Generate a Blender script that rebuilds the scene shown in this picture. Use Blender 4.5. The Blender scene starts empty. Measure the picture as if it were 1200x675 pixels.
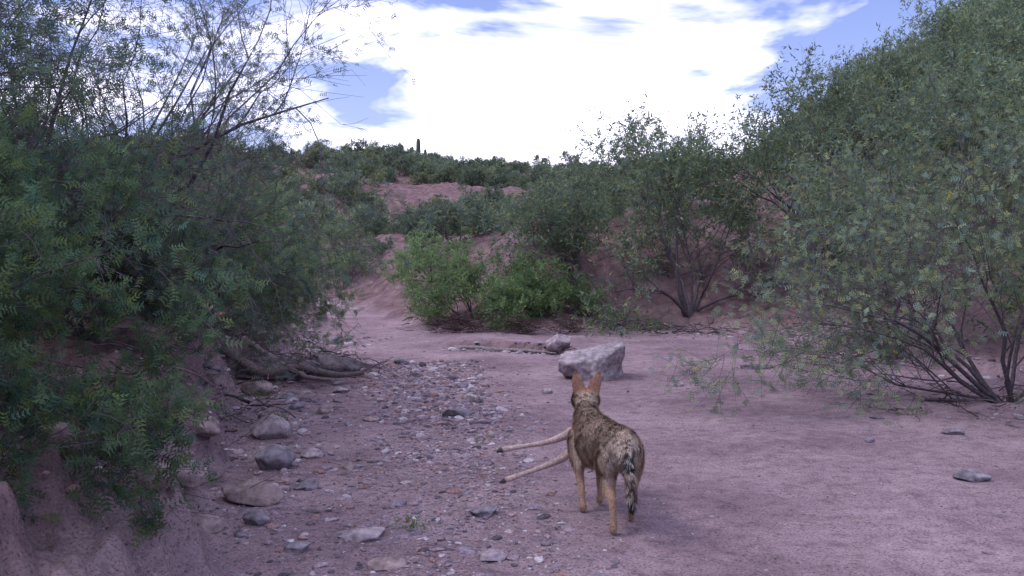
import bpy, bmesh, math
import numpy as np
from mathutils import Vector

scene = bpy.context.scene
R = math.radians

# ------------------------------------------------------------------ helpers
def norm(a):
    return a / (np.linalg.norm(a, axis=-1, keepdims=True) + 1e-9)

def ss(t):
    t = np.clip(t, 0, 1)
    return t * t * (3 - 2 * t)

def vnoise(x, y, seed=0.0):
    ix = np.floor(x); iy = np.floor(y)
    fx = x - ix; fy = y - iy
    fx = fx * fx * (3 - 2 * fx); fy = fy * fy * (3 - 2 * fy)
    def h(a, b):
        v = np.sin(a * 127.1 + b * 311.7 + seed * 17.3) * 43758.5453
        return v - np.floor(v)
    a = h(ix, iy); b = h(ix + 1, iy); c = h(ix, iy + 1); d = h(ix + 1, iy + 1)
    return (a * (1 - fx) + b * fx) * (1 - fy) + (c * (1 - fx) + d * fx) * fy

def fbm(x, y, seed=0.0, octv=4):
    s = 0; a = 0.5; t = 0
    for i in range(octv):
        s = s + a * (vnoise(x, y, seed + i * 3.1) * 2 - 1); t += a
        x = x * 2.03 + 5.2; y = y * 2.03 - 3.7; a *= 0.5
    return s / t

def catmull(P, n):
    P = np.asarray(P, float)
    Q = np.vstack([2 * P[0] - P[1], P, 2 * P[-1] - P[-2]])
    out = []
    for i in range(1, len(Q) - 2):
        for k in range(n):
            t = k / n
            out.append(0.5 * ((2 * Q[i]) + (-Q[i-1] + Q[i+1]) * t + (2*Q[i-1] - 5*Q[i] + 4*Q[i+1] - Q[i+2]) * t*t
                              + (-Q[i-1] + 3*Q[i] - 3*Q[i+1] + Q[i+2]) * t**3))
    out.append(P[-1])
    return np.array(out)

def mk_obj(name, verts, groups, mats, col=None, smooth=True, parent=None, link=True):
    """groups: list of (faces ndarray (N,k), material index, smooth)"""
    me = bpy.data.meshes.new(name)
    verts = np.ascontiguousarray(verts, dtype=np.float32)
    me.vertices.add(len(verts))
    me.vertices.foreach_set('co', verts.ravel())
    loops = []; tot = []; mi = []; sm = []
    for f, m, s in groups:
        f = np.asarray(f)
        if len(f) == 0: continue
        loops.append(f.ravel()); tot.append(np.full(len(f), f.shape[1])); mi.append(np.full(len(f), m)); sm.append(np.full(len(f), s))
    loops = np.concatenate(loops).astype(np.int32); tot = np.concatenate(tot).astype(np.int32)
    start = np.concatenate([[0], np.cumsum(tot)[:-1]]).astype(np.int32)
    me.loops.add(len(loops)); me.loops.foreach_set('vertex_index', loops)
    me.polygons.add(len(tot)); me.polygons.foreach_set('loop_start', start); me.polygons.foreach_set('loop_total', tot)
    me.polygons.foreach_set('material_index', np.concatenate(mi).astype(np.int32))
    me.polygons.foreach_set('use_smooth', np.concatenate(sm).astype(bool))
    for m in mats: me.materials.append(m)
    if col is not None:
        a = me.color_attributes.new('Col', 'FLOAT_COLOR', 'POINT')
        c = np.ones((len(verts), 4), np.float32); c[:, :3] = col
        a.data.foreach_set('color', c.ravel())
    me.update(calc_edges=True)
    ob = bpy.data.objects.new(name, me)
    if link: scene.collection.objects.link(ob)
    if parent: ob.parent = parent
    return ob

def new_mat(name):
    m = bpy.data.materials.new(name); m.use_nodes = True
    nt = m.node_tree; nt.nodes.clear()
    return m, nt, nt.nodes, nt.links

def N(nodes, typ, **kw):
    n = nodes.new(typ)
    for k, v in kw.items():
        if k in n.inputs.keys(): n.inputs[k].default_value = v
        else: setattr(n, k, v)
    return n

def ramp(nodes, stops):
    r = nodes.new('ShaderNodeValToRGB'); e = r.color_ramp.elements
    while len(e) < len(stops): e.new(0.5)
    for i, (p, c) in enumerate(stops):
        e[i].position = p; e[i].color = (c[0], c[1], c[2], 1)
    return r

# ------------------------------------------------------------------ materials
def ground_material():
    m, nt, nd, lk = new_mat('desert_sand')
    out = nd.new('ShaderNodeOutputMaterial'); b = nd.new('ShaderNodeBsdfDiffuse')
    lk.new(b.outputs[0], out.inputs[0])
    tc = nd.new('ShaderNodeTexCoord'); co = tc.outputs['Object']
    def noise(sc, det, rough=0.6):
        n = N(nd, 'ShaderNodeTexNoise', Scale=sc, Detail=det, Roughness=rough); lk.new(co, n.inputs['Vector']); return n
    n1 = noise(0.7, 5, .65); n2 = noise(9, 4, .7); n3 = noise(75, 2, .7)
    r1 = ramp(nd, [(.34, (.235, .17, .19)), (.5, (.335, .248, .268)), (.66, (.43, .33, .345))]); lk.new(n1.outputs[0], r1.inputs[0])
    r2 = ramp(nd, [(.3, (.60, .58, .60)), (.5, (1, 1, 1)), (.72, (1.22, 1.2, 1.2))]); lk.new(n2.outputs[0], r2.inputs[0])
    mx = N(nd, 'ShaderNodeMix', data_type='RGBA', blend_type='MULTIPLY'); mx.inputs[0].default_value = .85
    lk.new(r1.outputs[0], mx.inputs[6]); lk.new(r2.outputs[0], mx.inputs[7])
    r3 = ramp(nd, [(.33, (.42, .40, .43)), (.47, (1, 1, 1)), (.6, (1, 1, 1)), (.72, (1.5, 1.45, 1.45))]); lk.new(n3.outputs[0], r3.inputs[0])
    mx2 = N(nd, 'ShaderNodeMix', data_type='RGBA', blend_type='MULTIPLY'); mx2.inputs[0].default_value = 1.0
    lk.new(mx.outputs[2], mx2.inputs[6]); lk.new(r3.outputs[0], mx2.inputs[7])
    at = N(nd, 'ShaderNodeAttribute', attribute_name='Col')
    n4 = noise(3.0, 6, .75)
    r4 = ramp(nd, [(.34, (.085, .056, .06)), (.5, (.195, .128, .125)), (.66, (.31, .215, .205))]); lk.new(n4.outputs[0], r4.inputs[0])
    mx3 = N(nd, 'ShaderNodeMix', data_type='RGBA', blend_type='MULTIPLY'); mx3.inputs[0].default_value = .6
    lk.new(r4.outputs[0], mx3.inputs[6]); lk.new(r3.outputs[0], mx3.inputs[7])
    sep = nd.new('ShaderNodeSeparateColor'); lk.new(at.outputs['Color'], sep.inputs[0])
    mx4 = N(nd, 'ShaderNodeMix', data_type='RGBA')
    lk.new(sep.outputs[0], mx4.inputs[0]); lk.new(mx2.outputs[2], mx4.inputs[6]); lk.new(mx3.outputs[2], mx4.inputs[7])
    lk.new(mx4.outputs[2], b.inputs['Color'])
    nb = noise(26, 5, .75)
    bp = N(nd, 'ShaderNodeBump', Strength=1.0, Distance=.035); lk.new(nb.outputs[0], bp.inputs['Height'])
    lk.new(bp.outputs[0], b.inputs['Normal'])
    return m

def attr_material(name, rough=.85, bumpscale=60, bumpd=.004, var=.35, spec=.2):
    m, nt, nd, lk = new_mat(name)
    out = nd.new('ShaderNodeOutputMaterial')
    if spec > 0:
        b = N(nd, 'ShaderNodeBsdfPrincipled', Roughness=rough); b.inputs['Specular IOR Level'].default_value = spec; cs = b.inputs['Base Color']
    else:
        b = nd.new('ShaderNodeBsdfDiffuse'); cs = b.inputs['Color']
    lk.new(b.outputs[0], out.inputs[0])
    tc = nd.new('ShaderNodeTexCoord')
    at = N(nd, 'ShaderNodeAttribute', attribute_name='Col')
    n = N(nd, 'ShaderNodeTexNoise', Scale=bumpscale, Detail=3.0, Roughness=.65); lk.new(tc.outputs['Object'], n.inputs['Vector'])
    lo, hi = 1 - var, 1 + var
    r = ramp(nd, [(.35, (lo, lo, lo)), (.65, (hi, hi, hi))]); lk.new(n.outputs[0], r.inputs[0])
    mx = N(nd, 'ShaderNodeMix', data_type='RGBA', blend_type='MULTIPLY'); mx.inputs[0].default_value = 1
    lk.new(at.outputs['Color'], mx.inputs[6]); lk.new(r.outputs[0], mx.inputs[7]); lk.new(mx.outputs[2], cs)
    if bumpd > 0:
        bp = N(nd, 'ShaderNodeBump', Strength=.8, Distance=bumpd); lk.new(n.outputs[0], bp.inputs['Height']); lk.new(bp.outputs[0], b.inputs['Normal'])
    return m

def leaf_material():
    m, nt, nd, lk = new_mat('mesquite_leaf')
    out = nd.new('ShaderNodeOutputMaterial')
    at = N(nd, 'ShaderNodeAttribute', attribute_name='Col')
    oi = nd.new('ShaderNodeObjectInfo')
    mr = N(nd, 'ShaderNodeMapRange'); mr.inputs[3].default_value = .8; mr.inputs[4].default_value = 1.25
    lk.new(oi.outputs['Random'], mr.inputs[0])
    vm = nd.new('ShaderNodeVectorMath'); vm.operation = 'SCALE'
    lk.new(at.outputs['Color'], vm.inputs[0]); lk.new(mr.outputs[0], vm.inputs['Scale'])
    d = nd.new('ShaderNodeBsdfDiffuse')
    t = nd.new('ShaderNodeBsdfTranslucent')
    lk.new(vm.outputs[0], d.inputs['Color']); lk.new(vm.outputs[0], t.inputs['Color'])
    mx = nd.new('ShaderNodeMixShader'); mx.inputs[0].default_value = .42
    lk.new(d.outputs[0], mx.inputs[1]); lk.new(t.outputs[0], mx.inputs[2]); lk.new(mx.outputs[0], out.inputs[0])
    return m

M_GROUND = ground_material()
M_ROCK = attr_material('weathered_rock', .9, 14, .02, .42, .15)
M_GRAVEL = attr_material('gravel_stone', .9, 60, 0, .3, 0)
M_BARK = attr_material('mesquite_bark', .9, 40, 0, .35, 0)
M_LEAF = leaf_material()
M_FUR = attr_material('coyote_fur', .8, 120, 0, .25, 0)
M_HIDE = attr_material('deer_hide', .8, 90, .003, .3, .15)
M_CACTUS = attr_material('saguaro_skin', .7, 20, .01, .2)

# ------------------------------------------------------------------ terrain
LEFT = catmull([(-1.5,-80),(-1.3,-10),(-1.25,0),(-1.2,3),(-1.42,4.6),(-1.75,6),(-2.5,9.1),(-2.9,12),(-3.16,15.5),(-4.2,21.6),(-7,26),(-14,29),(-30,31),(-90,32)], 5)
RIGHT = catmull([(-90,41),(-30,40),(-14,36),(-7,31),(-3.4,23.6),(-2.5,20.2),(-1.5,18),(.7,17.2),(2.5,18.2),(3.7,17.5),(4.3,15.5),(5.0,11.8),(4.5,8.4),(4.2,4.6),(4.5,0),(5,-80)], 5)
POLY = np.vstack([LEFT, RIGHT])

def seg_dist(x, y, L):
    best = np.full(x.shape, 1e9)
    for (ax, ay), (bx, by) in zip(L[:-1], L[1:]):
        dx, dy = bx - ax, by - ay
        l2 = dx*dx + dy*dy + 1e-12
        t = np.clip(((x-ax)*dx + (y-ay)*dy)/l2, 0, 1)
        best = np.minimum(best, (x-ax-t*dx)**2 + (y-ay-t*dy)**2)
    return np.sqrt(best)

def inside(x, y, P):
    c = np.zeros(x.shape, bool)
    j = len(P) - 1
    for i in range(len(P)):
        xi, yi = P[i]; xj, yj = P[j]
        if yi != yj:
            cond = ((yi > y) != (yj > y)) & (x < (xj-xi)*(y-yi)/(yj-yi) + xi)
            c ^= cond
        j = i
    return c

def terrain(x, y):
    x = np.asarray(x, float); y = np.asarray(y, float)
    wob = .28 * fbm(x*.9, y*.9, 3, 3) + .16*fbm(x*3.5, y*3.5, 5, 3)
    dl = seg_dist(x, y, LEFT); dr = seg_dist(x, y, RIGHT)
    ins = inside(x, y, POLY)
    d = np.minimum(dl, dr); s = np.where(ins, -d, d) + wob
    sl = np.where(dl <= dr, s, -1.0); sr = np.where(dr < dl, s, -1.0)
    n2 = fbm(x*.5, y*.5, 11, 4)
    gul = 1 - np.abs(fbm(x*.7+3, y*.35, 21, 3))*1.6
    r = np.hypot(x, y)
    # two-step eroded bank on the left
    hl = .26*ss(sl/.22) + .24*ss((sl-.32)/.2) + .28*ss((sl-.5)/1.8) + .04*np.clip(sl, 0, 25)
    steep = ss((y-9)/6)
    hr = .10*ss(sr/.5) + (.5 + .95*steep)*ss((sr-.3)/(3.4)) * (.8+.3*gul) + .04*np.clip(sr, 0, 20)
    hr = hr + ss((sr-.4)/1.5) * .15*n2
    z = np.where(sl > -.9, hl*ss((sl+.001)/.01), 0) + np.where(sr > -.9, hr*ss((sr+.001)/.01), 0)
    s_pos = np.clip(s, 0, 100)
    hill = 10.0*np.exp(-((x-24)/12.5)**2 - ((y-33)/17.)**2)
    z = z + hill*ss((s_pos-1)/6)
    far = ss((y-40)/62)*7.4 - ss((y-112)/90)*3.5
    far = far + 1.6*np.exp(-((x+28)/14)**2-((y-75)/18)**2)
    far = far + 1.2*np.exp(-((x+9)/6)**2-((y-62)/9)**2)
    far = far*(1+.14*fbm(x*.06, y*.06, 31, 4)) + ss((y-40)/25)*.9*fbm(x*.15, y*.15, 37, 5)
    z = z + np.where(y > 0, far*ss((s_pos-2)/8), 0)
    z = z + .35*fbm(x*.25, y*.25, 41, 4)*ss((s_pos-1)/5)
    edge = ss((s_pos)/.35)
    z = z + .035*fbm(x*.8, y*.5, 51, 3) + .024*fbm(x*4.5, y*4.5, 55, 3)*np.exp(-r/25) + (.16*fbm(x*2.2, y*2.2, 61, 5) + .13*np.abs(fbm(x*6, y*6, 63, 4)))*edge*np.exp(-r/60)
    shelf = np.exp(-(((x+2.45)/.75)**4 + ((y-10.7)/.55)**4))
    z = z + .17*shelf*(1+.6*fbm(x*4, y*4, 71, 3))
    yl = 13.9 - .55*(x+.2) + .35*fbm(x*1.3, y*0, 77, 3)
    wl = np.exp(-((x-.0)/1.1)**4)
    z = z + .13*ss((y-yl)/.10)*wl*(1-ss((y-yl-.1)/3.2))
    lip = wl*np.exp(-((y-yl-.04)/.09)**2)
    soil = np.clip(ss((s+.1)/.7)*.9, 0, 1)
    soil = np.maximum(soil, shelf*.8)
    soil = np.where((sr > -.9) & (y < 16), soil*ss((sr-.2)/2.5), soil)
    soil = np.clip(soil + .35*fbm(x*.6, y*.6, 81, 4)*soil, 0, 1)
    soil = np.maximum(soil, lip)
    return z, soil

def hz(x, y):
    return float(terrain(np.array([x]), np.array([y]))[0][0])

a_in = np.arange(-42, 42.01, .17)
a_out = np.arange(44, 316.1, 2.5)
ang = np.radians(np.concatenate([a_in, a_out]))
rad = np.exp(np.arange(math.log(.6), math.log(900), .0095))
AA, RR = np.meshgrid(ang, rad)
X = RR*np.sin(AA); Y = RR*np.cos(AA)
Z, S = terrain(X.ravel(), Y.ravel())
nr, na = X.shape
V = np.stack([X.ravel(), Y.ravel(), Z], 1)
idx = np.arange(nr*na).reshape(nr, na)
a = idx[:-1]; b = idx[1:]
nx = np.roll(np.arange(na), -1)
F = np.stack([a, a[:, nx], b[:, nx], b], -1).reshape(-1, 4)[:, ::-1]
V = np.vstack([V, [[0, 0, hz(0, 0)]]])
S = np.append(S, 0)
cen = len(V)-1
FT = np.stack([np.full(na, cen), idx[0][nx], idx[0]], -1)
mk_obj('ground', V, [(F, 0, True), (FT, 0, True)], [M_GROUND], col=np.stack([S, S, S], 1))

# ------------------------------------------------------------------ rocks
def ico(sub):
    bm = bmesh.new(); bmesh.ops.create_icosphere(bm, subdivisions=sub, radius=1)
    v = np.array([p.co[:] for p in bm.verts]); f = np.array([[q.index for q in p.verts] for p in bm.faces]); bm.free()
    return v, f
ICO = {k: ico(k) for k in (1, 2, 4, 5)}

def n3(v, sc, seed):
    return (fbm(v[:, 0]*sc+seed, v[:, 1]*sc+v[:, 2]*sc*.7, seed, 4) + fbm(v[:, 2]*sc-seed, v[:, 0]*sc*.8-v[:, 1]*sc, seed+9, 4))*.5

def rock_shape(rng, sub, planes=9, rough=.1):
    v, f = ICO[sub]; v = v.copy()
    for k in range(planes):
        n = norm(rng.normal(size=3)); d = rng.uniform(.55, .85)
        ex = np.clip(v@n - d, 0, None); v -= ex[:, None]*n
    if sub > 2:
        v *= (1 + rough*n3(v, 1.6, rng.uniform(0, 50)) + rough*.35*n3(v, 6, rng.uniform(0, 50)))[:, None]
    return v, f

def rock(name, x, y, sx, sy, sz, seed, col, rot=0, sink=.25, sub=4, rough=.16, planes=10):
    rng = np.random.default_rng(seed)
    v, f = rock_shape(rng, sub, planes, rough)
    low = v[:, 2] < 0
    v[low, 0] /= np.sqrt(np.clip(1-(v[low, 2]*.8)**2, .3, 1)); v[low, 1] /= np.sqrt(np.clip(1-(v[low, 2]*.8)**2, .3, 1))
    v = v*np.array([sx/2, sy/2, sz/2])/.8
    c, s = math.cos(rot), math.sin(rot)
    v = v@np.array([[c, s, 0], [-s, c, 0], [0, 0, 1]])
    col = np.array(col); k = n3(v/max(sx, sz), 5, seed)
    cc = col[None]*(1+.6*k[:, None])
    ob = mk_obj(name, v, [(f, 0, True)], [M_ROCK], col=cc)
    ob.location = (x, y, hz(x, y) + sz*(.5-sink))
    return ob

PINK = (.31, .255, .27); GREY = (.20, .18, .20); DARK = (.12, .10, .11); TAN = (.25, .19, .185)
rock('boulder', .93, 10.9, .76, .55, .52, 41, (.29, .25, .26), rot=.15, sink=.32, sub=5, rough=.3, planes=14)
for (x, y, sx, sy, sz, sd, c, rt) in [
    (.66, 13.4, .34, .3, .22, 6, PINK, .4), (-1.82, 7.25, .27, .24, .19, 7, PINK, .2), (-1.53, 6.25, .24, .2, .17, 8, GREY, .9),
    (-1.46, 5.45, .30, .2, .13, 9, TAN, -.3), (-2.5, 9.6, .28, .25, .18, 10, TAN, .1), (-.74, 4.75, .24, .16, .05, 11, PINK, .3),
    (-.14, 5.1, .15, .11, .04, 12, GREY, .6), (-.46, 8.2, .2, .18, .12, 13, GREY, .2), (2.76, 5.85, .2, .12, .06, 14, GREY, .2),
    (-2.5, 10.4, 1.1, .5, .20, 15, DARK, .1), (-1.95, 10.6, .55, .42, .24, 16, DARK, -.2), (-1.30, 5.0, .14, .11, .07, 17, GREY, .2),
    (-1.52, 4.85, .18, .14, .10, 18, TAN, 1.2), (-1.75, 5.2, .2, .17, .12, 19, TAN, .5), (-1.62, 4.4, .22, .16, .12, 20, TAN, .5),
    (-1.2, 5.7, .12, .1, .07, 21, GREY, .3), (-1.35, 6.6, .13, .1, .07, 22, PINK, .3), 
    (.35, 9.6, .1, .09, .06, 25, PINK, .1), (1.75, 10.2, .1, .08, .05, 26, PINK, .1),
    (3.3, 7.3, .18, .1, .05, 27, GREY, .1), (2.9, 11.8, .4, .2, .08, 28, DARK, .1), (-1.75, 11.9, .22, .2, .12, 29, PINK, .1),
    (-1.4, 12.4, .16, .15, .1, 30, GREY, .1), (-1.7, 9.7, .16, .12, .07, 31, PINK, .4), (-2.1, 9.2, .14, .12, .08, 32, GREY, .4),
    (-1.6, 8.3, .12, .1, .06, 33, TAN, .4), (-1.95, 6.2, .18, .15, .11, 34, TAN, .4), (-1.15, 7.9, .12, .1, .05, 35, TAN, .4),
    (-2.0, 8.0, .15, .12, .08, 36, TAN, .4), (-1.9, 8.6, .12, .10, .07, 37, GREY, .9), (-1.7, 7.6, .11, .10, .06, 38, PINK, .2), (-1.0, 4.5, .13, .1, .05, 39, GREY, .2),
    (-.55, 4.3, .15, .12, .05, 42, TAN, .2), (-.1, 4.4, .13, .1, .04, 43, PINK, .8), (-1.05, 6.3, .1, .08, .05, 44, TAN, .8),
    (-2.0, 4.5, .2, .15, .12, 45, TAN, .3), (-2.15, 5.5, .16, .14, .1, 46, GREY, .3), (-1.85, 4.0, .16, .12, .1, 47, TAN, .3)]:
    rock('rock', x, y, sx, sy, sz, sd, c, rot=rt, rough=.14)

rng = np.random.default_rng(77)
def gravel():
    base = [rock_shape(np.random.default_rng(k), 1, 3) for k in range(6)] 
    base2 = [rock_shape(np.random.default_rng(k+20), 2, 8) for k in range(6)]
    pts = []
    n = 17000
    t = rng.uniform(0, 1, n)**1.2
    cy = 3.6 + t*9; cx = -.20 - .05*(cy-4) - .028*(cy-4)**1.4
    pts.append(np.stack([cx + rng.normal(0, 1, n)*(.22+.014*cy), cy, rng.lognormal(math.log(.0085), .58, n)], 1))
    n = 7000
    cy = 3.6+rng.uniform(0, 1, n)**1.3*13
    lx = np.interp(cy, LEFT[:, 1][:45], LEFT[:, 0][:45])
    pts.append(np.stack([lx + .15 + rng.normal(0, .42, n), cy, rng.lognormal(math.log(.009), .68, n)], 1))
    n = 12000
    cy = 3.4+rng.uniform(0, 1, n)**1.5*18
    pts.append(np.stack([rng.uniform(-.62, .62, n)*cy, cy, rng.lognormal(math.log(.0042), .5, n)], 1))
    n = 2000
    cy = 5+rng.uniform(0, 1, n)*16
    pts.append(np.stack([np.interp(cy, [4, 8, 12, 16, 18, 22], [4.2, 4.4, 5, 4.2, 2, -2.5]) + rng.normal(0, .6, n), cy, rng.lognormal(math.log(.011), .6, n)], 1))
    n = 260
    px = rng.uniform(-1.0, 1.0, n); pts.append(np.stack([px, 13.85-.55*(px+.2) + rng.normal(0, .12, n), rng.lognormal(math.log(.016), .5, n)], 1))
    P = np.vstack(pts)
    P = P[(fbm(P[:, 0]*1.6, P[:, 1]*1.1, 99, 3) > rng.uniform(-.9, .15, len(P)))]
    P[:, 2] = np.clip(P[:, 2], .003, .042)
    P[:, 2] *= np.clip(P[:, 1]/7, .75, 1.4)
    z, _ = terrain(P[:, 0], P[:, 1])
    pal = np.array([(.27, .21, .23), (.17, .14, .16), (.38, .33, .35), (.10, .085, .10), (.28, .18, .17), (.46, .42, .43), (.21, .185, .22)])
    VV = []; FF = []; CC = []; off = 0
    for big in (0, 1):
        for k in range(6):
            sel = np.where(((P[:, 2] > .014) == bool(big)) & (np.arange(len(P)) % 6 == k))[0]
            if len(sel) == 0: continue
            v, f = (base2 if big else base)[k]
            m = len(sel)
            s = P[sel, 2][:, None]*np.stack([rng.uniform(.9, 1.7, m), rng.uniform(.7, 1.2, m), rng.uniform(.35, .8, m)], 1)
            a = rng.uniform(0, 6.28, m); ca, sa = np.cos(a)[:, None], np.sin(a)[:, None]
            w = v[None]*s[:, None, :]
            x = w[..., 0]*ca - w[..., 1]*sa; y = w[..., 0]*sa + w[..., 1]*ca
            w = np.stack([x + P[sel, 0][:, None], y + P[sel, 1][:, None], w[..., 2] + (z[sel] + s[:, 2]*.1)[:, None]], -1)
            c = pal[rng.choice(len(pal), m, p=[.34, .19, .14, .08, .13, .02, .10])]*rng.uniform(.8, 1.2, (m, 1))
            VV.append(w.reshape(-1, 3)); CC.append(np.repeat(c, len(v), 0))
            FF.append((f[None] + (np.arange(m)*len(v))[:, None, None] + off).reshape(-1, 3)); off += m*len(v)
    mk_obj('gravel', np.vstack(VV), [(np.vstack(FF), 0, False)], [M_GRAVEL], col=np.vstack(CC))
gravel()

# ------------------------------------------------------------------ plants
def grow(rng, st, dr, ln, npts, wander, up=0.0):
    p = [st]; d = dr; T = [dr]
    for i in range(1, npts):
        d = norm(d + wander*rng.normal(size=d.shape) + np.array([0, 0, up]))
        p.append(p[-1] + d*(ln/(npts-1))[:, None]); T.append(d)
    return np.stack(p, 1), np.stack(T, 1)

def spawn(rng, P, T, n, t0, t1, a0, a1):
    Nn, K, _ = P.shape
    i = np.repeat(np.arange(Nn), n)
    t = rng.uniform(t0, t1, len(i)); u = t*(K-1); k = np.minimum(u.astype(int), K-2); w = (u-k)[:, None]
    st = P[i, k]*(1-w) + P[i, k+1]*w
    tn = T[i, k+1]
    r = rng.normal(size=tn.shape); pr = norm(r - (r*tn).sum(-1, keepdims=True)*tn)
    an = rng.uniform(a0, a1, len(i))[:, None]
    return st, norm(tn*np.cos(an) + pr*np.sin(an)), t, i

def tubes(P, rad, sides):
    Nn, K, _ = P.shape
    T = norm(np.gradient(P, axis=1))
    ref = np.where(np.abs(T[..., 2:3]) > .9, np.array([1., 0, 0]), np.array([0, 0, 1.]))
    A = norm(np.cross(T, ref)); B = np.cross(T, A)
    th = np.arange(sides)/sides*2*math.pi
    ring = P[:, :, None] + rad[:, :, None, None]*(A[:, :, None]*np.cos(th)[None, None, :, None] + B[:, :, None]*np.sin(th)[None, None, :, None])
    id_ = np.arange(Nn*K*sides).reshape(Nn, K, sides)
    a = id_[:, :-1]; b = id_[:, 1:]; j = np.roll(np.arange(sides), -1)
    F = np.stack([a, a[..., j], b[..., j], b], -1).reshape(-1, 4)
    return ring.reshape(-1, 3), F

def leaf_tris(c, ax, side, L, W):
    v = np.stack([c-ax*L[:, None]*.4-side*W[:, None]/2, c-ax*L[:, None]*.4+side*W[:, None]/2, c+ax*L[:, None]*.6], 1)
    return v.reshape(-1, 3), np.arange(len(c)*3).reshape(-1, 3)

def bush(name, seed, H, nst=6, n=(7, 7, 5), ang=(15, 50), lean=(0, 0, 0), fine=True, leaves=8, lsize=1.0, tint=(.075, .115, .05),
         r0=.03, bark=(.12, .10, .11), flowers=0.0, dirs=None, up=.0, wander=.13, bare=.0, lenf=(.72, .42, .24, .11), link=True, twigs=True):
    rng = np.random.default_rng(seed)
    if dirs is None:
        az = np.arange(nst)/nst*6.283 + rng.uniform(-.5, .5, nst); el = np.radians(rng.uniform(ang[0], ang[1], nst))
        d = np.stack([np.sin(el)*np.cos(az), np.sin(el)*np.sin(az), np.cos(el)], 1)
    else:
        d = np.array(dirs, float); nst = len(d)
    d = norm(norm(d) + np.array(lean))
    st = rng.normal(0, .03, (nst, 3))*H*.4; st[:, 2] = -.06
    VV = []; FF = []; off = 0; CC = []
    def add(v, f, c):
        nonlocal off
        VV.append(v); FF.append(f+off); off += len(v); CC.append(c)
    bark = np.array(bark)
    def addt(P, r_start, r_end, sides):
        K = P.shape[1]; tt = np.linspace(0, 1, K)[None]
        rad = r_start[:, None]*(1-tt) + r_end[:, None]*tt
        v, f = tubes(P, rad, sides); add(v, f, np.tile(bark*rng.uniform(.8, 1.2), (len(v), 1)))
    ln = rng.uniform(.85, 1.1, nst)*H*lenf[0]
    P0, T0 = grow(rng, st, d, ln, 9, wander, up); ra = rng.uniform(.7, 1.1, nst)*r0
    addt(P0, ra, ra*.12, 7)
    s1, d1, t1, i1 = spawn(rng, P0, T0, n[0], .18, 1, .35, .95)
    l1 = H*lenf[1]*rng.uniform(.6, 1.15, len(s1))*(1.1-.4*t1)
    P1, T1 = grow(rng, s1, d1, l1, 7, wander*1.2, up+.02); r1 = ra[i1]*(1-.75*t1)*.5
    addt(P1, r1, r1*.25, 5)
    s2, d2, t2, i2 = spawn(rng, P1, T1, n[1], .2, 1, .4, 1.1)
    l2 = H*lenf[2]*rng.uniform(.5, 1.2, len(s2))*(1.1-.4*t2)
    P2, T2 = grow(rng, s2, d2, l2, 5, wander*1.4, 0); r2 = np.maximum(r1[i2]*(1-.6*t2)*.5, .0028)
    if twigs or fine: addt(P2, r2, r2*.4, 3)
    s3, d3, t3, i3 = spawn(rng, P2, T2, n[2], .15, 1, .4, 1.2)
    l3 = np.maximum(H*lenf[3], .16)*rng.uniform(.6, 1.3, len(s3))
    P3, T3 = grow(rng, s3, d3, l3, 3, wander*1.6, -.03)
    if fine: addt(P3, np.full(len(s3), .0022), np.full(len(s3), .001), 3)
    bf = np.vstack(FF); FF = []
    if bare > 0:
        bb = rng.uniform(size=len(P2)) > bare; keep = bb[i3]; P3 = P3[keep]; T3 = T3[keep]
    s4, d4, t4, i4 = spawn(rng, P3, T3, leaves, .0, 1, .5, 1.4)
    m = len(s4)
    tint = np.array(tint)
    clump = .65 + .7*rng.uniform(size=len(P3))
    br = (clump[i4]*rng.uniform(.75, 1.25, m))[:, None]
    hue = rng.uniform(0, 1, (m, 1))
    col = tint*br*(1 + (hue > .85)*np.array([.5, .3, -.1]) + (hue < .2)*np.array([-.2, -.05, .25]))
    if flowers > 0:
        fl = rng.uniform(size=m) < flowers; col[fl] = (.55, .42, .04)
    if fine:
        K = 4
        L = rng.uniform(.045, .085, m)*lsize
        r = rng.normal(size=d4.shape); sd = norm(np.cross(d4, r)); 
        sg = np.array([-1, 1.]); tt = (np.arange(K)+.6)/K
        ax = (d4[:, None, None]*.45 + sg[None, None, :, None]*sd[:, None, None]*.9) 
        ax = norm(np.broadcast_to(ax, (m, K, 2, 3)) + rng.normal(0, .12, (m, K, 2, 3)))
        c0 = s4[:, None, None] + d4[:, None, None]*(L[:, None]*tt[None])[:, :, None, None]
        ll = np.broadcast_to(.024*lsize*rng.uniform(.8, 1.2, (m, 1, 1)), (m, K, 2))
        c = c0 + ax*ll[..., None]*.5
        nrm = norm(np.cross(d4, sd)); side = norm(np.cross(ax.reshape(-1, 3), np.repeat(nrm, K*2, 0)))
        v, f = leaf_tris(c.reshape(-1, 3), ax.reshape(-1, 3), side, ll.ravel(), ll.ravel()*.42)
        cc = np.repeat(col, K*2*3, 0)
    else:
        r = rng.normal(size=d4.shape); side = norm(np.cross(d4, r))
        L = rng.uniform(.05, .09, m)*lsize
        v, f = leaf_tris(s4 + d4*L[:, None]*.5 + rng.normal(0, .015, (m, 3)), d4, side, L, L*.32)
        cc = np.repeat(col, 3, 0)
    add(v, f, cc)
    return mk_obj(name, np.vstack(VV), [(bf, 0, True), (FF[0], 1, False)], [M_BARK, M_LEAF], col=np.vstack(CC), link=link)

def place(ob, x, y, dz=0, rz=0, sc=1):
    ob.location = (x, y, hz(x, y)+dz); ob.rotation_euler = (0, 0, rz); ob.scale = (sc, sc, sc); return ob

GL = (.115, .165, .11)
GR = (.185, .24, .145)
GB = (.185, .27, .12)
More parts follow.
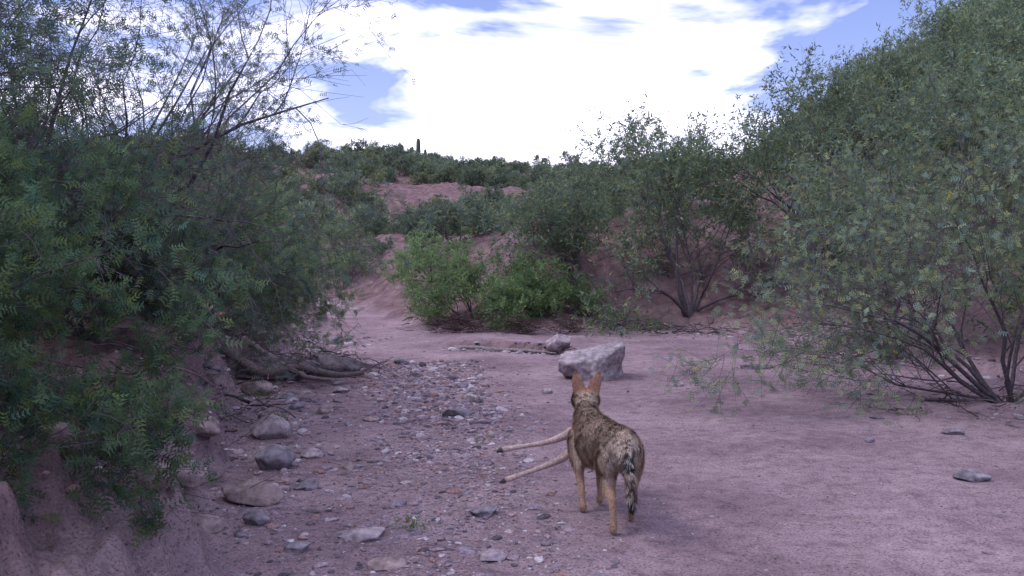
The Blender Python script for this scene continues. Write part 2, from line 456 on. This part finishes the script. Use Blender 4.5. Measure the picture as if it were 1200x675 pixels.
# --- left side
place(bush('mesquite_tree', 101, 4.6, dirs=[(.75,.1,.85),(.5,-.3,.9),(.15,.3,1),(-.3,-.2,1),(.85,.3,.6),(-.6,.3,.7),(.3,-.6,.8),(.6,.5,.9)], n=(7,7,5), leaves=5, lsize=.95, tint=(.125,.175,.12), r0=.042, wander=.15, bare=.25), -4.2, 8.8)
place(bush('mesquite_tree', 102, 3.5, nst=8, n=(7,7,5), leaves=5, lsize=1.1, tint=GL, r0=.033, ang=(10, 52), bare=.12), -3.6, 5.8)
place(bush('mesquite_bush', 103, 1.7, nst=8, n=(7,7,5), leaves=6, lsize=1.1, tint=(.11,.175,.09), r0=.018, ang=(20, 72), lean=(-.15,0,0), bare=.05), -2.9, 4.4)
place(bush('mesquite_bush', 109, 1.1, nst=9, n=(7,6,5), leaves=5, lsize=1.0, tint=(.10,.16,.085), r0=.014, ang=(25, 85), lean=(-.1,0,-.1), bare=.05), -2.35, 3.75)
place(bush('mesquite_bush', 104, 1.9, nst=9, n=(8,7,5), leaves=5, lsize=1.15, tint=(.15,.225,.11), r0=.022, ang=(20, 78), lean=(.15,0,0), bare=.05), -3.7, 11.4)
B5 = bush('mesquite_bush', 105, 2.0, nst=9, n=(8,7,5), leaves=5, lsize=1.15, tint=GL, r0=.02, ang=(20, 75), lean=(0,0,.1), bare=.05); place(B5, -3.45, 7.9)
place(bush('mesquite_tree', 107, 3.5, nst=7, n=(7,6,4), fine=False, leaves=12, tint=GL, r0=.05, ang=(15, 55), bare=.2), -7.2, 14.5)
place(bush('mesquite_tree', 108, 4.2, nst=7, n=(7,6,5), leaves=4, lsize=1.15, tint=GL, r0=.045, ang=(10, 50), bare=.3), -5.8, 8.0)
# --- right side
place(bush('mesquite_tree', 111, 3.2, dirs=[(-.9,-.1,.55),(-.6,.2,.9),(-.2,-.3,1),(.2,.2,1),(.6,-.1,.8),(-.95,.3,.35),(-.3,.5,.9),(-1,.1,.16),(-.8,-.5,.3),(-.45,-.2,1),(-.9,-.2,.8)], n=(6,6,5), leaves=5, lsize=1.1, tint=GR, r0=.024, flowers=.001, bare=.3, wander=.16), 4.6, 9.0)
place(bush('mesquite_tree', 112, 3.1, nst=7, n=(7,6,5), leaves=5, lsize=1.1, tint=(.18,.24,.125), r0=.028, flowers=.006, ang=(10,50), bare=.2), 5.3, 8.6)
place(bush('mesquite_tree', 113, 3.3, nst=8, n=(7,6,5), fine=False, leaves=10, tint=GR, r0=.03, ang=(12, 58), bare=.2), 4.9, 12.9)
V1 = bush('mesquite_tree', 114, 3.2, nst=8, n=(7,7,5), fine=False, leaves=10, lsize=1.12, tint=GR, r0=.032, ang=(12, 58), bare=.2, wander=.16); place(V1, 3.4, 18.8, rz=.5, sc=1.2)
V2 = bush('mesquite_tree', 115, 3.0, nst=7, n=(7,7,5), fine=False, leaves=10, lsize=1.12, tint=GR, r0=.035, ang=(12, 55), bare=.25, wander=.16); place(V2, 1.3, 19.4, rz=1.0, sc=1.0)
V3 = bush('mesquite_bush', 116, 1.8, nst=9, n=(7,6,5), fine=False, leaves=11, tint=GB, r0=.02, ang=(20, 75), bare=.15); place(V3, -.7, 18.3, rz=.3, sc=.95)
def dup(src, x, y, rz, sc):
    o = bpy.data.objects.new(src.name.split('.')[0], src.data); scene.collection.objects.link(o); place(o, x, y, rz=rz, sc=sc); return o
for s, x, y, rz, sc in [(V3, .3, 18.4, 2.1, .68), (V3, 1.05, 18.1, 4.0, .5), (V1, 6.0, 19.5, 2.2, 1.15), (V2, 7.6, 16.4, 1.2, 1.2), (V1, 7.3, 13.4, 4.4, 1.05),
                         (V2, 9.4, 13.0, 3.0, 1.2), (V2, 3.4, 23.5, 2.5, 1.05), (V3, -2.0, 24.5, .9, .8), (V1, 9.8, 21.5, 5.0, 1.2), (V2, 5.3, 16.8, 4.0, .95),
                         (V1, -5.2, 30.2, .4, .75), (V2, 12.5, 20, .4, 1.2), (V1, 12.8, 25, 3.4, 1.15), (V1, 16.0, 27.5, 1.4, 1.1), (V2, 10.2, 27, 1.4, 1.0), (V3, 14.5, 29, 1.4, 1.5),
                         (V2, -11, 20, .4, 1.0), (V3, -6.0, 18.5, 2.0, 1.0), (V3, 6.6, 11.0, 2.0, .9), (B5, -5.4, 10.6, 2.0, 1.15), (B5, -4.6, 5.2, 4.0, 1.0)]:
    dup(s, x, y, rz, sc)

# distant scrub: one parent with instanced shrubs
scrub = bpy.data.objects.new('desert_scrub', None); scene.collection.objects.link(scrub)
rng = np.random.default_rng(9)
SV = []
for k in range(4):
    o = bush('scrub_shrub', 200+k, 1.7, nst=7, n=(5,4,4), fine=False, leaves=4, lsize=2.4, tint=[(.16,.20,.135),(.175,.21,.14),(.15,.19,.13),(.19,.23,.13)][k], r0=.02, ang=(10, 65), bare=.2, link=False, twigs=False)
    SV.append(o.data)
cnt = 0
cand = 3700
yy = 22 + rng.uniform(0, 1, cand)**.75*98
xx = rng.uniform(-.6, .6, cand)*yy
xa = rng.uniform(8, 26, 420); ya = rng.uniform(16, 44, 420); xx = np.append(xx, xa); yy = np.append(yy, ya)
zz, so = terrain(xx, yy)
dd = np.minimum(seg_dist(xx, yy, LEFT), seg_dist(xx, yy, RIGHT)); ins = inside(xx, yy, POLY)
dens = .45+1.1*fbm(xx*.11, yy*.11, 91, 3)
for i in range(len(xx)):
    if ins[i] or dd[i] < 1.2: continue
    if yy[i] < 60 and dd[i] < 6 and rng.uniform() < .75: continue
    if i < cand and rng.uniform() > dens[i]: continue
    if i >= cand and rng.uniform() > .62: continue
    if -13 < xx[i] < -5 and 50 < yy[i] < 68 and rng.uniform() < .6: continue
    o = bpy.data.objects.new('shrub', SV[rng.integers(4)]); scene.collection.objects.link(o); o.parent = scrub
    o.location = (xx[i], yy[i], zz[i]-.05); o.rotation_euler = (0, 0, rng.uniform(0, 6.28))
    s = rng.uniform(.35, 1.2); o.scale = (s, s, s*rng.uniform(.8, 1.2)); cnt += 1
print('scrub', cnt)

# saguaro on the far ridge
def loft(cs, rx, rz, up, sides=16, n=4, ribs=0):
    D = catmull(np.column_stack([np.array(cs, float), rx, rz]), n)
    P = D[:, :3]; T = norm(np.gradient(P, axis=0)); up = np.array(up, float)
    A = norm(np.cross(T, up[None])); B = np.cross(A, T)
    th = np.arange(sides)/sides*2*math.pi
    k = 1 + (.08*np.cos(th*ribs) if ribs else 0*th)
    ring = P[:, None] + A[:, None]*(np.cos(th)*k)[None, :, None]*D[:, 3][:, None, None] + B[:, None]*(np.sin(th)*k)[None, :, None]*D[:, 4][:, None, None]
    m = len(P); v = np.vstack([ring.reshape(-1, 3), P[:1], P[-1:]])
    id_ = np.arange(m*sides).reshape(m, sides); j = np.roll(np.arange(sides), -1)
    q = np.stack([id_[:-1], id_[1:], id_[1:][:, j], id_[:-1][:, j]], -1).reshape(-1, 4)
    t1 = np.stack([np.full(sides, m*sides), id_[0], id_[0][j]], 1); t2 = np.stack([np.full(sides, m*sides+1), id_[-1][j], id_[-1]], 1)
    return v, q, np.vstack([t1, t2])
def combine(parts):
    V = []; Q = []; T = []; o = 0
    for v, q, t in parts: V.append(v); Q.append(q+o); T.append(t+o); o += len(v)
    return np.vstack(V), np.vstack(Q), np.vstack(T)
pr = [loft([(0,0,-.3),(0,0,1),(0,0,2.6),(0,0,3.4),(0,0,3.6)], [.2,.22,.22,.18,.04], [.2,.22,.22,.18,.04], (0,1,0), 24, 4, 12),
      loft([(0,0,1.3),(.45,0,1.35),(.7,0,1.6),(.72,0,2.3),(.72,0,2.5)], [.12,.14,.16,.13,.03], [.12,.14,.16,.13,.03], (0,1,0), 16, 4, 8),
      loft([(0,0,1.7),(-.4,0,1.7),(-.6,0,2.0),(-.62,0,2.6),(-.62,0,2.75)], [.12,.13,.15,.13,.03], [.12,.13,.15,.13,.03], (0,1,0), 16, 4, 8)]
v, q, t = combine(pr)
sg = mk_obj('saguaro_cactus', v, [(q, 0, True), (t, 0, True)], [M_CACTUS], col=np.tile([.09, .11, .07], (len(v), 1))); place(sg, -9.3, 98, sc=.95)
# weathered logs: along the ledge, and a small pile at the left bank
def log(name, pts, r, seed, lift, col=(.22, .185, .19)):
    lp = np.array(pts, float); lz, _ = terrain(lp[:, 0], lp[:, 1])
    tt = np.linspace(0, 1, len(lp)); rr = r*(1-.55*tt); rr[0] *= .75; rr[-1] *= .5
    v, q, t = loft(np.column_stack([lp, lz + lift]), rr, rr*.9, (0, 0, 1), 12, 6)
    v += (r*.4*n3(v, 9, seed))[:, None]
    mk_obj(name, v, [(q, 0, True), (t, 0, True)], [M_BARK], col=np.tile(col, (len(v), 1)))
log('fallen_log', [(-.85, 14.35), (-.55, 14.1), (-.2, 13.85), (.1, 13.6), (.35, 13.45), (.6, 13.2)], .04, 4, .03)
log('fallen_log', [(-3.0, 10.2), (-2.6, 10.15), (-2.2, 10.2), (-1.85, 10.1), (-1.55, 10.25)], .07, 5, .10, (.13, .105, .105))
log('fallen_log', [(-2.9, 10.6), (-2.5, 10.35), (-2.1, 10.0), (-1.8, 9.75)], .045, 6, .12, (.17, .14, .14))

# ------------------------------------------------------------------ twig debris
def debris(name, blobs, seed, col=(.12, .085, .08)):
    rng = np.random.default_rng(seed); PP = []; rr = []
    for (x, y, rx, ry, h, n, L) in blobs:
        px = x+rng.normal(0, rx, n); py = y+rng.normal(0, ry, n); z, _ = terrain(px, py)
        st = np.stack([px, py, z + rng.uniform(0, h, n)], 1)
        az = rng.uniform(0, 6.28, n); d = np.stack([np.cos(az), np.sin(az), rng.normal(0, .22, n)], 1)
        P, _ = grow(rng, st, norm(d), rng.uniform(.4, 1.2, n)*L, 5, .16, -.01); PP.append(P); rr.append(rng.lognormal(math.log(.004), .5, n)*(L/.4))
    P = np.vstack(PP); r = np.clip(np.concatenate(rr), .0012, .02)
    v, f = tubes(P, r[:, None]*np.linspace(1, .4, 5)[None], 4)
    c = np.repeat(np.array(col)[None]*rng.uniform(.6, 1.9, (len(P), 1)), 20, 0)
    return mk_obj(name, v, [(f, 0, True)], [M_BARK], col=c)
debris('driftwood_debris', [(-.9, 17.2, .35, .12, .30, 420, .35), (.2, 16.9, .2, .1, .28, 300, .3), (.95, 16.8, .16, .1, .25, 240, .28), (2.4, 18, .5, .2, .15, 90, .5),
                            (3.3, 17.1, .4, .25, .1, 60, .5), (4.1, 12.3, .5, .4, .08, 50, .5), (4.3, 9.2, .4, .4, .08, 60, .4)], 5, (.065, .045, .045))
debris('fallen_twigs', [(-2.3, 10.5, .5, .25, .20, 160, .45), (-2.4, 7.2, .3, .8, .12, 110, .4), (-2.1, 5.0, .3, .7, .1, 150, .3), (3.9, 8.6, .5, .6, .03, 70, .3), (3.9, 13, .4, 1.4, .05, 40, .3),
                        (0, 10, 2, 3.5, .01, 60, .12)], 6, (.11, .085, .085))

def weeds():
    rng = np.random.default_rng(4); spots = [(-.48, 4.85, 10), (-1.7, 5.0, 10), (-2.0, 5.8, 14), (-.2, 7.0, 4), (-1.9, 7.9, 14), (-2.4, 9.4, 14), (3.4, 8.2, 8), (2.6, 12.6, 10), (-2.6, 12.0, 20), (-2.0, 4.6, 16), (-.35, 9.0, 4), (-2.1, 5.0, 14), (-1.9, 4.2, 12)]
    C = []; A = []; 
    for x, y, n in spots:
        n *= 6
        px = x+rng.normal(0, .05, n); py = y+rng.normal(0, .05, n); z, _ = terrain(px, py)
        C.append(np.stack([px, py, z+rng.uniform(0, .06, n)], 1)); a = rng.normal(size=(n, 3)); a[:, 2] = np.abs(a[:, 2])+.3; A.append(norm(a))
    C = np.vstack(C); A = np.vstack(A); sd = norm(np.cross(A, rng.normal(size=A.shape))); L = rng.uniform(.015, .04, len(C))
    v, f = leaf_tris(C, A, sd, L, L*.35)
    mk_obj('desert_weeds', v, [(f, 0, False)], [M_LEAF], col=np.repeat(np.array([.15, .22, .09])[None]*rng.uniform(.6, 1.3, (len(C), 1)), 3, 0))
weeds()

# ------------------------------------------------------------------ coyote
UP = (0, 0, 1); YV = (0, 1, 0)
f2 = np.array([-.243, .970]); r2_ = np.array([.970, .243]); O2 = np.array([.53, 4.78])
def W(s, l, z):
    p = O2 + f2*s + r2_*l; return (p[0], p[1], z)
parts = []
parts.append(loft([W(-.125,0,.435), W(-.09,0,.425), W(0,0,.40), W(.13,0,.40), W(.27,0,.385), W(.40,0,.37), W(.50,.01,.39), W(.58,.02,.44), W(.65,.045,.485), (.414,5.47,.525)],
                  [.03,.066,.090,.084,.094,.100,.088,.068,.056,.05], [.04,.085,.108,.104,.128,.148,.142,.105,.075,.055], UP, 24, 5))
parts.append(loft([(.415,5.415,.520),(.415,5.44,.525),(.413,5.49,.535),(.408,5.55,.527),(.400,5.60,.500),(.392,5.66,.475),(.385,5.715,.457),(.383,5.735,.453)],
                  [.03,.062,.078,.066,.040,.030,.024,.012], [.03,.055,.062,.055,.036,.028,.022,.012], UP, 20, 5))
parts.append(loft([(.408,5.53,.485),(.40,5.60,.455),(.392,5.66,.43),(.386,5.70,.42)], [.035,.024,.018,.008], [.02,.016,.012,.006], UP, 12, 4))
for sg_, bx, tx in ((-1, .377, .350), (1, .453, .488)):
    parts.append(loft([(bx,5.475,.55),(bx+.1*(tx-bx),5.472,.595),(bx+.4*(tx-bx),5.468,.63),(bx+.75*(tx-bx),5.466,.667),(tx,5.468,.700)],
                      [.027,.036,.035,.023,.004], [.016,.012,.009,.008,.004], YV, 14, 5))
def leg(pts, rx, ry): parts.append(loft(pts, rx, ry, YV, 14, 5))
leg([(.480,4.78,.41),(.472,4.81,.34),(.468,4.83,.265),(.478,4.765,.19),(.486,4.715,.135),(.489,4.70,.08),(.490,4.705,.03),(.490,4.735,.018)], [.055,.060,.046,.029,.019,.015,.020,.020], [.085,.086,.062,.038,.025,.018,.022,.017])
leg([(.582,4.80,.41),(.592,4.86,.34),(.600,4.90,.265),(.604,4.89,.19),(.604,4.865,.14),(.604,4.90,.08),(.604,4.93,.03),(.604,4.965,.018)], [.055,.060,.046,.029,.019,.015,.020,.020], [.085,.086,.062,.038,.025,.018,.022,.017])
leg([(.355,5.26,.40),(.348,5.23,.32),(.350,5.185,.245),(.358,5.165,.18),(.366,5.145,.12),(.370,5.12,.065),(.372,5.11,.028),(.372,5.145,.016)], [.045,.046,.033,.022,.019,.015,.020,.020], [.07,.07,.050,.029,.021,.017,.021,.016])
leg([(.465,5.29,.40),(.472,5.28,.32),(.475,5.25,.245),(.475,5.26,.18),(.476,5.28,.12),(.476,5.28,.065),(.476,5.28,.028),(.476,5.315,.016)], [.045,.046,.033,.022,.019,.015,.020,.020], [.07,.07,.050,.029,.021,.017,.021,.016])
parts.append(loft([W(-.07,0,.45), W(-.125,.0,.435),(.553,4.625,.385),(.556,4.605,.31),(.562,4.60,.235),(.566,4.612,.17),(.564,4.625,.115)], [.02,.018,.018,.022,.024,.019,.005], [.02,.018,.018,.022,.024,.019,.005], YV, 14, 5))
v, q, t = combine(parts)
tmp = mk_obj('coyote_tmp', v, [(q, 0, True), (t, 0, True)], [M_FUR])
rm = tmp.modifiers.new('r', 'REMESH'); rm.mode = 'VOXEL'; rm.voxel_size = .0055
sm = tmp.modifiers.new('s', 'SMOOTH'); sm.iterations = 5; sm.factor = .5
dg = bpy.context.evaluated_depsgraph_get(); dg.update()
ev = tmp.evaluated_get(dg).to_mesh()
nv = len(ev.vertices); bv = np.zeros(nv*3); ev.vertices.foreach_get('co', bv); bv = bv.reshape(-1, 3)
bn = np.zeros(nv*3); ev.vertices.foreach_get('normal', bn); bn = bn.reshape(-1, 3)
bf = np.array([list(p.vertices) for p in ev.polygons if len(p.vertices) == 4])
tmp.evaluated_get(dg).to_mesh_clear()
bpy.data.objects.remove(tmp)
ZG = hz(.5, 4.9)

def fur_field(p):
    """region-based base colour, hair length and lay direction for points p"""
    x, y, z = p.T
    s = (x-O2[0])*f2[0] + (y-O2[1])*f2[1]; l = (x-O2[0])*r2_[0] + (y-O2[1])*r2_[1]
    n = len(p)
    col = np.tile(np.array([.50, .39, .305]), (n, 1))
    topk = ss((z-(.45))/.06)*((s > -.12) & (s < .62))
    col = col*(1-topk[:, None]*.18)
    m = 0.5+0.5*fbm(s*26, l*26+z*20, 7, 3)
    col = col*(.5+1.05*m)[:, None]
    length = np.full(n, .020)
    flow = np.tile(np.array([-f2[0]*.8, -f2[1]*.8, -.55]), (n, 1))
    leg_ = ss((.27-z)/.08)
    col = col*(1-leg_[:, None]) + leg_[:, None]*np.array([.47, .315, .215])*(.75+.5*m)[:, None]
    length = length*(1-leg_) + leg_*.008
    flow = flow*(1-leg_[:, None]) + leg_[:, None]*np.array([0, -.15, -1.])
    rump = ss((-s-.01)/.05)*ss((z-.2)/.05)*ss((.47-z)/.04); col = col*(1-rump[:, None]*.75) + rump[:, None]*.75*np.array([.68, .57, .47])
    sw = ss((.22-z)/.06)*ss((z-.05)/.03)*(y < 5.0)*ss((y-4.86)/.02); col = col*(1-.4*sw[:, None])+.4*sw[:, None]*np.array([.6, .5, .4])
    head = ss((y-5.42)/.03)*ss((z-.42)/.03)
    col = col*(1-head[:, None]) + head[:, None]*(np.array([.38, .275, .20])*(.6+.8*m)[:, None])
    length = length*(1-head) + head*.013
    ruff = np.exp(-((y-5.42)/.07)**2)*(s > .4); length = length*(1+.3*ruff)
    ear = ((z > .583) & (y > 5.43)); col[ear] = np.array([.46, .27, .185]); length[ear] = .006
    edge = ear & ((z > .682)); col[edge] *= .55
    flow[head > .5] = np.array([0, -.9, -.25]); flow[ear] = (0, 0, 1.)
    muz = y > 5.58; col[muz] = np.array([.33, .22, .15]); length[muz] = .005
    nose = y > 5.722; col[nose] = .02
    tl = (y < 4.665) & (z > .10) & (z < .45) & (x > .525)
    tk = np.abs(x-.558) < .034
    tail = tl & tk & ((s < -.130) | (z < .3))
    tcol = np.array([.26, .20, .165])*(.4+.9*m)[:, None]; col[tail] = tcol[tail]
    dkk = tail & (((z > .33) & (z < .41)) | (z < .19)); col[dkk] = .05
    length[tail] = .024; flow[tail] = (0.02, -.08, -1.)
    return np.clip(col, .015, .8), length, flow

rng = np.random.default_rng(12)
bc, _, _ = fur_field(bv)
tri = np.vstack([bf[:, [0, 1, 2]], bf[:, [0, 2, 3]]])
ar = np.linalg.norm(np.cross(bv[tri[:, 1]]-bv[tri[:, 0]], bv[tri[:, 2]]-bv[tri[:, 0]]), axis=1)
NH = 80000
ti = rng.choice(len(tri), NH, p=ar/ar.sum())
u = rng.uniform(size=(NH, 1)); w = rng.uniform(size=(NH, 1)); fl = (u+w) > 1; u = np.where(fl, 1-u, u); w = np.where(fl, 1-w, w)
hp = bv[tri[ti, 0]]*(1-u-w) + bv[tri[ti, 1]]*u + bv[tri[ti, 2]]*w
hn = norm(bn[tri[ti, 0]]*(1-u-w) + bn[tri[ti, 1]]*u + bn[tri[ti, 2]]*w)
hc, hl, hf = fur_field(hp)
hd = norm(hf - (hf*hn).sum(-1, keepdims=True)*hn*.9 + hn*.45 + rng.normal(0, .22, hp.shape))
hs = norm(np.cross(hd, hn)+1e-6)
L = hl*rng.uniform(.5, 1.35, NH); wd = rng.uniform(.0008, .0017, NH)
guard = (hp[:, 2] > .34) | ((hp[:, 1] < 4.65) & (hp[:, 2] > .1))
tuft = fbm(hp[:, 0]*70, hp[:, 1]*45+hp[:, 2]*60, 17, 2) + rng.normal(0, .25, NH)
hc = hc*rng.uniform(.8, 1.2, (NH, 1))
dk = guard & (tuft < -.32) & (hl > .01); hc[dk] = hc[dk]*.28
lt = guard & (tuft > .30) & (hl > .01); hc[lt] = hc[lt]*.4 + np.array([.46, .40, .33])
b0 = hp - hs*wd[:, None] - hn*.001; b1 = hp + hs*wd[:, None] - hn*.001; tp = hp + hd*L[:, None] + np.array([0, 0, -1])*(L*.12)[:, None]
mid = hp + hd*L[:, None]*.55
hv = np.stack([b0, b1, mid + hs*wd[:, None]*.7, tp, mid - hs*wd[:, None]*.7], 1).reshape(-1, 3)
hi = np.arange(NH)[:, None]*5 + len(bv)
hq = hi + np.array([0, 1, 2, 4]); ht = hi + np.array([4, 2, 3])
hcol = np.stack([hc*.8, hc*.8, hc, hc*1.1, hc], 1).reshape(-1, 3)
cv = np.vstack([bv, hv]); cv[:, 2] += ZG
coy = mk_obj('coyote', cv, [(bf, 0, True), (hq, 0, False), (ht, 0, False)], [M_FUR], col=np.vstack([bc*.8, hcol]))
ev_, ef_ = ICO[2]
for nm, ex in (('eye_left', .372), ('eye_right', .438)):
    mk_obj(nm, ev_*.010 + np.array([ex, 5.578, .523+ZG]), [(ef_, 0, True)], [M_FUR], col=np.tile([.02, .012, .008], (len(ev_), 1)), parent=coy)

def deer_leg(pts, rx, seedc):
    v, q, t = loft(pts, rx, rx, UP, 12, 6)
    v[:, 2] += ZG
    D = np.linalg.norm(v - v[-1], axis=1)
    k = n3(v*1.0, 30, seedc)
    c = np.array([.44, .335, .30])[None]*(1+.4*k[:, None])
    c[D < .04] = (.07, .055, .055)
    c[D > .44] = (.30, .12, .09)
    return mk_obj('deer_leg', v, [(q, 0, True), (t, 0, True)], [M_HIDE], col=c)
deer_leg([(.42,5.66,.43),(.385,5.60,.40),(.345,5.48,.365),(.28,5.44,.335),(.18,5.42,.306),(.06,5.41,.288),(-.03,5.40,.275),(-.065,5.40,.268),(-.085,5.395,.258)],
         [.018,.024,.028,.023,.0155,.0125,.0165,.015,.005], 1)
deer_leg([(.42,5.66,.42),(.375,5.58,.34),(.335,5.44,.265),(.285,5.42,.225),(.20,5.41,.185),(.10,5.40,.150),(.01,5.39,.120),(-.04,5.385,.105),(-.07,5.38,.092)],
         [.018,.022,.028,.025,.017,.013,.016,.014,.005], 2)

# ------------------------------------------------------------------ light, sky, camera
SUN_EL, SUN_AZ = 56, 262
sd = np.array([math.sin(R(SUN_AZ))*math.cos(R(SUN_EL)), math.cos(R(SUN_AZ))*math.cos(R(SUN_EL)), math.sin(R(SUN_EL))])
sl = bpy.data.lights.new('sun', 'SUN'); sl.energy = 1.3; sl.angle = R(16); sl.color = (1, .95, .94)
so_ = bpy.data.objects.new('sun', sl); scene.collection.objects.link(so_)
so_.rotation_euler = Vector(sd).to_track_quat('Z', 'Y').to_euler()

w = bpy.data.worlds.new('World'); scene.world = w; w.use_nodes = True
nt = w.node_tree; nd = nt.nodes; lk = nt.links; nd.clear()
out = nd.new('ShaderNodeOutputWorld')
sky = nd.new('ShaderNodeTexSky'); sky.sky_type = 'NISHITA'; sky.sun_disc = False
sky.sun_elevation = R(SUN_EL); sky.sun_rotation = R(SUN_AZ)
bg1 = N(nd, 'ShaderNodeBackground', Strength=.15)
tint = N(nd, 'ShaderNodeMix', data_type='RGBA', blend_type='MULTIPLY'); tint.inputs[0].default_value = 1; tint.inputs[7].default_value = (1.08, .97, 1.35, 1)
lk.new(sky.outputs[0], tint.inputs[6]); lk.new(tint.outputs[2], bg1.inputs[0])
tc = nd.new('ShaderNodeTexCoord'); sp = nd.new('ShaderNodeSeparateXYZ'); lk.new(tc.outputs['Generated'], sp.inputs[0])
def math_(op, a, b=None, c=None):
    n = nd.new('ShaderNodeMath'); n.operation = op
    for i, v_ in enumerate((a, b, c)):
        if v_ is None: continue
        if isinstance(v_, (int, float)): n.inputs[i].default_value = v_
        else: lk.new(v_, n.inputs[i])
    return n.outputs[0]
zc = math_('ADD', math_('MAXIMUM', sp.outputs[2], 0.0), .12)
cx = math_('DIVIDE', sp.outputs[0], zc); cy = math_('DIVIDE', sp.outputs[1], zc)
cb = nd.new('ShaderNodeCombineXYZ'); lk.new(cx, cb.inputs[0]); lk.new(cy, cb.inputs[1]); cb.inputs[2].default_value = 3.7
ns = N(nd, 'ShaderNodeTexNoise', Scale=1.3, Detail=5.0, Roughness=.58, Distortion=.5); lk.new(cb.outputs[0], ns.inputs['Vector'])
front = math_('GREATER_THAN', sp.outputs[1], 0.0)
def blob(x0, z0, sx, sz):
    dx = math_('DIVIDE', math_('SUBTRACT', sp.outputs[0], x0), sx); dz = math_('DIVIDE', math_('SUBTRACT', sp.outputs[2], z0), sz)
    e = math_('ADD', math_('MULTIPLY', dx, dx), math_('MULTIPLY', dz, dz))
    return math_('MULTIPLY', math_('EXPONENT', math_('MULTIPLY', e, -1)), front)
over = math_('MULTIPLY', math_('GREATER_THAN', sp.outputs[2], .45), .08)
mask = math_('ADD', math_('ADD', ns.outputs[0], math_('MULTIPLY', blob(.07, .12, .19, .16), .24)), over)
mask = math_('SUBTRACT', mask, math_('MULTIPLY', blob(.36, .25, .14, .10), .17))
r = ramp(nd, [(.50, (0, 0, 0)), (.57, (.3, .3, .3)), (.68, (1, 1, 1))]); lk.new(mask, r.inputs[0])
bg2 = N(nd, 'ShaderNodeBackground', Strength=2.45); bg2.inputs[0].default_value = (.95, .92, 1.15, 1)
ms = nd.new('ShaderNodeMixShader'); lk.new(r.outputs[0], ms.inputs[0]); lk.new(bg1.outputs[0], ms.inputs[1]); lk.new(bg2.outputs[0], ms.inputs[2]); lk.new(ms.outputs[0], out.inputs[0])

cam = bpy.data.cameras.new('camera'); cam.sensor_width = 36; cam.lens = 34.56; cam.clip_start = .05; cam.clip_end = 3000
co = bpy.data.objects.new('camera', cam); scene.collection.objects.link(co); co.location = (0, 0, 1.35)
co.rotation_euler = (R(90-1.865), 0, 0); scene.camera = co
scene.view_settings.view_transform = 'Standard'; scene.view_settings.look = 'None'; scene.view_settings.exposure = 0
